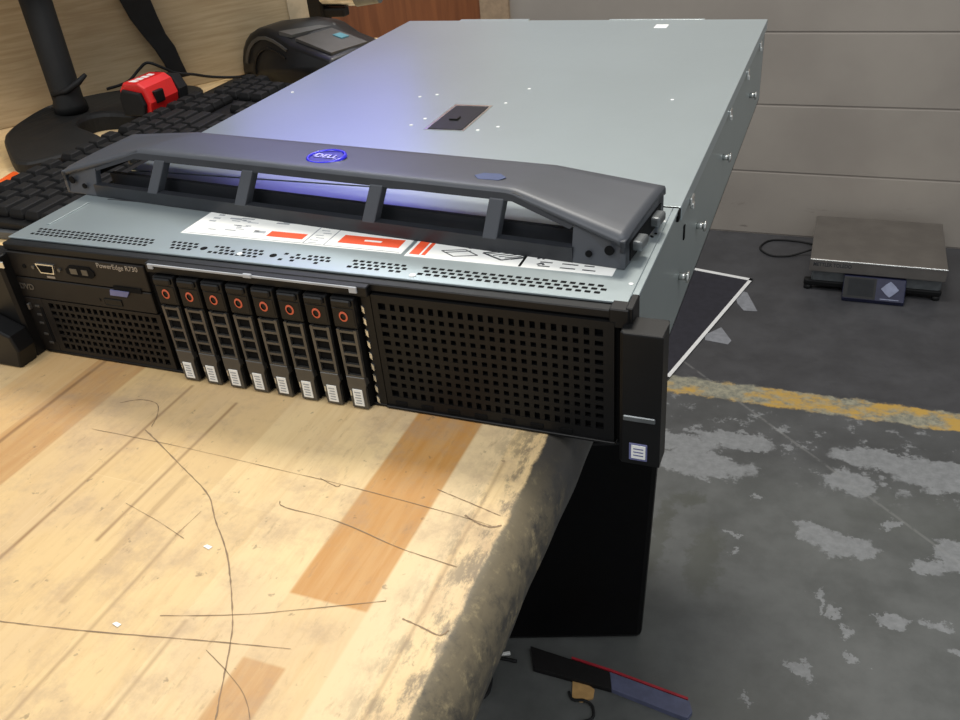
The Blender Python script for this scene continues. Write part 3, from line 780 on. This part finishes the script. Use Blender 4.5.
MB().loft([orect(cxm + nx * 14.6, cym + ny * 14.6, 180, 0.5, 212, ang), orect(cxm + nx * 14.6, cym + ny * 14.6, 180, 0.5, 489, ang)]).build('screen', M['screen_off'], mon)
MB().tube([(PX, PY, 330), (PX + nx * 32, PY + ny * 32, 330)], 14, 12).build('screen_mount', M['monstand'], mon)
MB().tube([(PX - 4, PY - 19, 46), (PX + 16, PY - 12, 50), (PX + 28, PY - 2, 58), (PX + 36, PY + 6, 66)], [3, 4, 4, 2.5], 8).build('cord_tie', M['rubber'], mon, True)

# wide flat cable hanging behind the base, and a thin one along the panel
def strap(pts, th):
    b_ = MB(); rg = []
    for (x0_, y0_, x1_, y1_, z_) in pts:
        rg.append([(x0_, y0_, z_), (x1_, y1_, z_), (x1_ + nx * th, y1_ + ny * th, z_), (x0_ + nx * th, y0_ + ny * th, z_)])
    return b_.loft(rg)
cb = strap([(-618, 566, -594, 600, 230), (-604, 584, -582, 616, 128), (-601, 590, -580, 619, 105), (-594, 599, -577, 623, 80), (-588, 606, -572, 629, 62), (-584, 612, -570, 632, 42), (-582, 616, -568, 636, 22), (-581, 617, -566, 638, 19)], 4)
o = cb.build('display_cable', M['rubber'], None, False, bevel=1.2); tag(o, 'wide flat black strap-like cable hanging down behind the red tape measure', 'cable')
cb = MB().tube([(q.x, q.y, q.z) for q in smooth_path([(-634, 545, 24), (-612, 564, 29), (-600, 579, 42), (-590, 588, 49), (-579, 602, 39), (-571, 616, 28), (-558, 636, 21), (-548, 664, 10), (-526, 694, 2.2), (-512, 716, 2.2)], 5)], 2.0, 8)
o = cb.build('thin_cable', M['rubber'], None, True); tag(o, 'thin black cable looping along the plywood panel behind the monitor base', 'cable')

# plywood panel behind
pw = MB().box(0, 764, 0, 18, 0, 460, 0.8).build('plywood_panel', M['plywood'], None)
pw.location = (-0.900, 0.184, 0.0003); pw.rotation_euler = (0, 0, MA); tag(pw, 'tan plywood panel standing upright on the bench behind the monitor', 'panel')
e_ = MB().box(733, 765, -3, 0.2, 0, 461, 0.6); e_.bm.verts.ensure_lookup_table()
e_ = e_.build('edge_batten', M['batten'], None); e_.parent = pw

# red tape measure
tm = thing('tape_measure', 'red and black tape measure beside the keyboard and monitor base', 'tape measure', (-505, 486, 13))
tmz = 20.6
MB().prism([(-524, tmz), (-484, tmz), (-480, tmz + 15), (-485, tmz + 33), (-494, tmz + 39), (-516, tmz + 39), (-524, tmz + 30)], 'y', 454, 508, 2.5, 2).build('tape_case', M['red'], tm)
MB().box(-485, -478.2, 464, 480, tmz + 12, tmz + 27, 1.5, 2).build('front_inset', M['black'], tm)
MB().prism([(-528, tmz), (-480, tmz), (-478, tmz + 18), (-486, tmz + 33), (-522, tmz + 35), (-528, tmz + 26)], 'y', 508, 526, 3, 2).build('rubber_grip', M['rubber'], tm)
MB().prism([(-522, tmz), (-490, tmz), (-486, tmz + 14), (-490, tmz + 28), (-516, tmz + 32), (-522, tmz + 22)], 'y', 448, 454.5, 2, 2).build('side_grip', M['rubber'], tm)
tg = MB()
for q in range(4): tg.prism([(-512 + q * 1.0, 460 + q * 10), (-500, 459 + q * 10), (-500, 466 + q * 10), (-510, 467 + q * 10)], 'z', tmz + 39, tmz + 39.3)
tg.build('white_lettering', M['white'], tm)

# orange marker at the left frame edge
o = MB().tube([(-505, 150, 6.5), (-524, 240, 6.5), (-533, 276, 6.5)], 6, 12).build('orange_marker', M['orange_pl'], None, True)
tag(o, 'orange marker lying on the bench left of the keyboard, at the frame edge', 'marker')

# domed desktop device
dv = thing('label_printer', 'black dome-topped desktop device with a cyan mark, behind the keyboard', 'printer', (-526, 706, 0))
dv.rotation_euler = (0, 0, math.radians(-20))
DP = [(0, 0), (1, 10), (4, 24), (11, 38), (22, 50), (36, 60), (54, 67), (74, 69), (94, 66), (112, 60), (126, 54), (165, 48), (205, 42), (211, 38), (213, 0)]
def dpt(u_, v_, z_):
    a_ = math.radians(-20); return (-526 + u_ * math.cos(a_) - v_ * math.sin(a_), 706 + u_ * math.sin(a_) + v_ * math.cos(a_), z_ * 1.06 + 0.3)
def dsec(v_, x0_, zs): return [dpt(x0_ + u_ * (213 - x0_) / 213, v_, z_ * zs) for u_, z_ in DP]
MB().loft([dsec(0, 5, 0.90), dsec(3, 1, 0.98), dsec(9, 0, 1.0), dsec(45, 8, 1.04), dsec(85, 26, 1.0), dsec(110, 44, 0.9), dsec(118, 52, 0.78)]).build('device_body', M['device'], dv, True)
def band(k0, k1, v_, th, m, name, n0=1, n1=12):
    b_ = MB(); rg = []
    for u_, z_ in DP[n0:n1]:
        a0 = (95 + (u_ - 95) * k0, z_ * k0); a1 = (95 + (u_ - 95) * k1, z_ * k1)
        rg.append([dpt(a0[0], v_, a0[1]), dpt(a0[0], v_ - th, a0[1]), dpt(a1[0], v_ - th, a1[1]), dpt(a1[0], v_, a1[1])])
    b_.loft(rg); b_.build(name, m, dv)
band(0.86, 0.80, 0.5, 2.5, M['device_grey'], 'side_rib', 2, 11)
band(0.66, 0.62, 0.5, 2.5, M['device'], 'inner_rib', 1, 11)
b_ = MB(); b_.loft([[dpt(u_, v_, z_) for u_, v_, z_ in ((128, 12, 54.5), (200, 12, 43.5), (200, 78, 43.5), (128, 78, 54.5))], [dpt(u_, v_, z_) for u_, v_, z_ in ((128, 12, 58.5), (200, 12, 46.5), (200, 78, 46.5), (128, 78, 58.5))]]); b_.build('top_panel', M['device_grey'], dv)
b_ = MB(); b_.loft([[dpt(u_, v_, z_) for u_, v_, z_ in ((104, 4, 62), (120, 12, 58), (124, 90, 56), (118, 90, 58))], [dpt(u_, v_, z_) for u_, v_, z_ in ((104, 4, 67), (120, 12, 62), (124, 90, 60), (118, 90, 62))]]); b_.build('panel_ridge', M['device_grey'], dv)
b_ = MB(); b_.loft([[dpt(u_, v_, z_) for u_, v_, z_ in ((152, 58, 53.5), (170, 58, 51), (170, 72, 51), (152, 72, 53.5))], [dpt(u_, v_, z_) for u_, v_, z_ in ((152, 58, 55.6), (170, 58, 52.8), (170, 72, 52.8), (152, 72, 55.6))]]); b_.build('cyan_mark', M['cyan'], dv)

# jointed arm; its unseen monitor is added to throw blue onto the lid
cl = thing('added_arm_monitor', 'unseen monitor, added for its blue glow, on a black and chrome jointed arm behind the domed black device', 'monitor', (-500, 900, 0))
MB().box(-520, -482, 886, 914, 0.3, 500, 4, 2).build('arm_post', M['black'], cl)
MB().box(-486, -446, 890, 910, 44, 58, 3, 2).build('arm_bracket', M['black'], cl)
MB().cyl((-452, 900, 73), 14, 66, 'x', 32).build('arm_joint', M['chrome'], cl, False)
MB().cyl((-403, 900, 75), 17, 40, 'x', 28, 12).build('adjusting_knob', M['knob'], cl, False)
an2 = MA; n2x, n2y = math.sin(an2), -math.cos(an2)
c2x, c2y = -441, 710
MB().tube([(-501, 900, 490), (-490, 850, 505), (c2x - n2x * 11, c2y - n2y * 11, 505)], 14, 12).build('arm_link', M['knob'], cl)
MB().loft([orect(c2x, c2y, 200, 13, 240, an2), orect(c2x, c2y, 200, 13, 570, an2)]).build('display_housing', M['monstand'], cl, bevel=3)
MB().loft([orect(c2x + n2x * 13.6, c2y + n2y * 13.6, 192, 0.5, 252, an2), orect(c2x + n2x * 13.6, c2y + n2y * 13.6, 192, 0.5, 558, an2)]).build('screen', M['screen'], cl)

# ------------------------------------------------------------------ black bin beneath the bench edge
F = -H
bn = thing('waste_bin', 'tall black tapered bin standing on the floor below the bench edge', 'bin', (15, 650, F))
fa = math.atan2(68, 205)      # front edge direction
ex, ey = math.cos(fa), math.sin(fa); bx_, by_ = -ey, ex
def bcorner(s_, t_, z): # s along front from right corner leftwards, t to the back
    return (110 - ex * s_ + bx_ * t_, 603 - ey * s_ + by_ * t_, F + z)
def bring(g_, z, r=14): return [bcorner(-g_, -g_ * 0.4, z), bcorner(300 + g_, -g_ * 0.4, z), bcorner(300 + g_, 230 + g_, z), bcorner(-g_, 230 + g_, z)]
bb = MB(); bb.loft([bring(0, 0), bring(10, 220), bring(19, 432)]); bb.build('bin_body', M['bin'], bn, bevel=10)
bb = MB(); bb.loft([bring(21, 425), bring(22, 444)]); bb.build('bin_rim', M['bin'], bn, bevel=5)
# floor litter
stp = thing('floor_strip', 'dark flat strip with red edge and blue-grey end lying on the floor before the bin', 'strip', (60, 580, F))
def fl(pts, z0, z1, name, m, par=None, bev=0): return MB().prism(pts, 'z', F + z0, F + z1, bev).build(name, m, par)
fl([(-63, 524), (-44, 483), (87, 482), (76, 513)], 0, 10, 'dark_section', M['strip_dark'], stp, 1)
fl([(76, 513), (87, 482), (187, 468), (209, 466), (214, 480), (207, 497)], 0, 10, 'blue_section', M['strip_blue'], stp, 1)
fl([(10, 519.5), (76, 514), (204, 498), (204, 502), (76, 518), (10, 523)], 0, 11, 'red_edge', M['strip_red'], stp)
o = fl([(10, 570), (18, 578), (32, 572), (42, 560), (50, 556), (52, 540), (36, 528), (20, 530)], 0, 3, 'cardboard_scrap', M['card']); o.location = (0.010, -0.078, 0); tag(o, 'torn tan cardboard scrap on the floor below the dark strip', 'cardboard')
o = MB().tube([(q.x, q.y, q.z) for q in smooth_path([(12, 540, F + 2.5), (22, 528, F + 2.5), (40, 530, F + 5), (54, 526, F + 2.5), (60, 505, F + 2.5), (40, 490, F + 2.5)], 5)], 2.4, 8).build('floor_cable', M['rubber'], None, True); o.location = (0.010, -0.078, 0); tag(o, 'short black cable on the floor over the cardboard scrap', 'cable')
o = MB().tube([(q.x, q.y, q.z) for q in smooth_path([(-85, 575, F + 3), (-118, 572, F + 3), (-128, 556, F + 3), (-114, 530, F + 3), (-110, 500, F + 3), (-130, 480, F + 3), (-180, 470, F + 3)], 5)], 3, 8).build('floor_cable', M['rubber'], None, True); o.location = (0.008, -0.083, 0); tag(o, 'black cable curling on the floor just under the bench edge', 'cable')
o = MB().box(-15, 15, -3, 3, 0, 5, 0.8).build('white_stick', M['white'], None, lift=False); o.location = (-0.106, 0.498, 0.0002); o.rotation_euler = (0, 0, math.radians(28)); tag(o, 'small white stick lying on the floor beside the bench edge', 'stick')
for x, y, s_ in ((27, -147, 2.6), (16, -203, 2.4)):
    o = MB().prism([(x, y), (x + s_ * 1.6, y - s_ * 0.4), (x + s_ * 1.9, y + s_ * 0.4), (x + s_ * 0.5, y + s_ * 0.6)], 'z', 0.05, 0.6).build('paper_flake', M['white']); tag(o, 'tiny white flake on the bench top, the one nearer the drives' if y > -180 else 'tiny white flake on the bench top, the one nearer the camera', 'flake')

# ------------------------------------------------------------------ dark sheet on the floor
sh = thing('floor_sheet', 'dark rectangular sheet with white border lying on the floor behind the server', 'sheet', (-110, 1830, F))
ux, uy = -0.979, 0.205; vx_, vy_ = -133 / 569.7, -554 / 569.7
def sp2(s_, t_): return (141 + ux * s_ + vx_ * t_, 1948 + uy * s_ + vy_ * t_)
fl([sp2(0, 0), sp2(420, 0), sp2(420, 585), sp2(0, 585)], 0.8, 3, 'sheet', M['sheet'], sh)
bd = MB()
for s0, s1, t0, t1 in ((0, 420, 0, 13), (0, 420, 572, 585), (0, 10, 0, 585), (410, 420, 0, 585)):
    bd.prism([sp2(s0, t0), sp2(s1, t0), sp2(s1, t1), sp2(s0, t1)], 'z', F + 3, F + 3.8)
bd.build('white_border', M['sheet_border'], sh)
o = fl([(108, 1878), (134, 1868), (172, 1768), (137, 1764), (116, 1800), (104, 1840)], 0.2, 0.7, 'tape_piece', M['tape']); tag(o, 'grey tape piece at the edge of the dark floor sheet, nearer its far corner', 'tape', 'tape pieces on the sheet edge')
o = fl([(92, 1662), (126, 1600), (120, 1580), (62, 1588), (56, 1612)], 0.2, 0.7, 'tape_piece', M['tape']); tag(o, 'grey tape piece at the edge of the dark floor sheet, nearer the server', 'tape', 'tape pieces on the sheet edge')

# ------------------------------------------------------------------ bench scale on the floor by the wall
sc = thing('parcel_scale', 'stainless platform scale with small keypad display on the floor by the wall', 'scale', (420, 2170, F))
def P3(x, y, z, a=-0.0): return (x, y, z)
MB().box(254, 592, 2026, 2322, F + 62, F + 100, 3, 2).build('platform', M['steel'], sc)
MB().box(254.5, 591.5, 2024.6, 2027, F + 95, F + 99.5, 1).build('front_edge', M['silver'], sc)
MB().box(262, 586, 2040, 2310, F + 22, F + 62, 4).build('scale_base', M['knob'], sc)
fr = MB().box(244, 590, 2036, 2060, F + 12, F + 30, 5, 2)
fr.build('support_rail', M['black'], sc)
for x, y in ((256, 2048), (578, 2048), (270, 2300), (570, 2300)): MB().cyl((x, y, F + 6), 11, 12, n=18).build('foot', M['rubber'], sc, True)
con = MB().prism([(1989, F + 1), (2034, F + 1), (2036, F + 58), (2022, F + 59), (1985, F + 12)], 'x', 346, 500, 3, 2).build('console', M['keypad'], sc)
def onface(s_, t_, off): # s = x, t = 0..1 up the sloping face
    y = 1985 + 37 * t_; z = F + 12 + 47 * t_
    return (s_, y - 0.72 * off, z + 0.69 * off)
def facequad(x0, x1, t0, t1, off, name, m, par):
    b_ = MB(); a_ = [onface(x0, t0, off), onface(x1, t0, off), onface(x1, t1, off), onface(x0, t1, off)]; c_ = [onface(x0, t0, off - 1), onface(x1, t0, off - 1), onface(x1, t1, off - 1), onface(x0, t1, off - 1)]
    b_.loft([c_, a_]); return b_.build(name, m, par)
facequad(358, 422, 0.14, 0.90, 1.2, 'display_window', M['lcd'], con)
facequad(347, 428, 0.02, 0.98, 0.6, 'display_surround', M['black'], con)
kbtn = MB()
pol = [(-22, 0), (-10, 0.22), (0, 0.36), (10, 0.22), (22, 0), (10, -0.22), (0, -0.36), (-10, -0.22)]
kbtn.loft([[onface(462 + a_, 0.54 + b_, 0.2) for a_, b_ in pol], [onface(462 + a_, 0.54 + b_, 1.4) for a_, b_ in pol]])
kbtn.build('button_cluster', M['keypad_btn'], con)
facequad(440, 486, 0.06, 0.10, 0.6, 'caption_line', M['keypad_btn'], con)
text_mesh('scale_lettering', 'METTLER TOLEDO', 15, (312, 2025.6, F + 84), (1, 0, 0), (0, 0, 1), M['dark_print'], sc, ext=0.3, sx=0.78, bold=0.35)
o = MB().tube([(q.x, q.y, q.z) for q in smooth_path([(262, 2240, F + 30), (235, 2250, F + 12), (190, 2230, F + 3), (140, 2225, F + 3), (105, 2270, F + 3), (130, 2330, F + 3), (200, 2340, F + 3), (262, 2318, F + 6)], 6)], 3, 8).build('scale_cord', M['rubber'], None, True)
o.location = (0.033, -0.112, 0); sc.location.x += 0.033; sc.location.y -= 0.112
tag(o, 'thin dark cord looped on the floor left of the scale', 'cord')

# ------------------------------------------------------------------ camera
cam = bpy.data.cameras.new('camera'); co = bpy.data.objects.new('camera', cam); C.objects.link(co)
CP = (301.990, -394.041, 310.390)
co.location = (CP[0] * S, CP[1] * S, (CP[2] + H) * S)
co.rotation_euler = tuple(math.radians(q) for q in (57.62025566, 4.61260181, 21.01077519))
cam.sensor_width = 36; cam.lens = 874.33440707 / 960 * 36; cam.clip_start = 0.01
bpy.context.scene.camera = co

# ------------------------------------------------------------------ light
def area(name, loc, target, size, power, col, sy=None):
    l_ = bpy.data.lights.new(name, 'AREA'); l_.energy = power; l_.color = col; l_.size = size
    if sy: l_.shape = 'RECTANGLE'; l_.size_y = sy
    o_ = bpy.data.objects.new(name, l_); C.objects.link(o_)
    o_.location = loc; d_ = Vector(target) - Vector(loc); o_.rotation_euler = d_.to_track_quat('-Z', 'Y').to_euler()
    return o_
area('bench_light', (-0.1, 1.35, 2.95), (0.05, -0.1, 0.9), 0.65, 40, (1.0, 0.94, 0.84), 0.5)
area('right_fill_light', (0.9, -0.3, 3.2), (0.4, 1.2, 0.0), 1.2, 16, (0.95, 0.98, 1.0), 0.6)  # unseen fill from the right, added to lift the server's side
area('rear_fill_light', (-1.3, 1.95, 2.5), (0.0, 0.0, 0.95), 1.8, 16, (0.94, 0.98, 1.0), 0.35)  # unseen light added so the front of the lid reads brighter
area('front_fill_light', (-0.5, -1.3, 2.9), (-0.05, 0.0, 0.9), 1.2, 17, (1.0, 0.98, 0.95), 0.5)  # unseen fill added to brighten the front plate and front faces
wd = bpy.data.worlds.new('world'); bpy.context.scene.world = wd; wd.use_nodes = True
bgd = wd.node_tree.nodes['Background']; bgd.inputs[0].default_value = (0.93, 0.97, 1.0, 1); bgd.inputs[1].default_value = 0.52
vs = bpy.context.scene.view_settings
vs.view_transform = 'Standard'; vs.look = 'None'; vs.exposure = 0.0; vs.gamma = 1.0; vs.use_curve_mapping = False
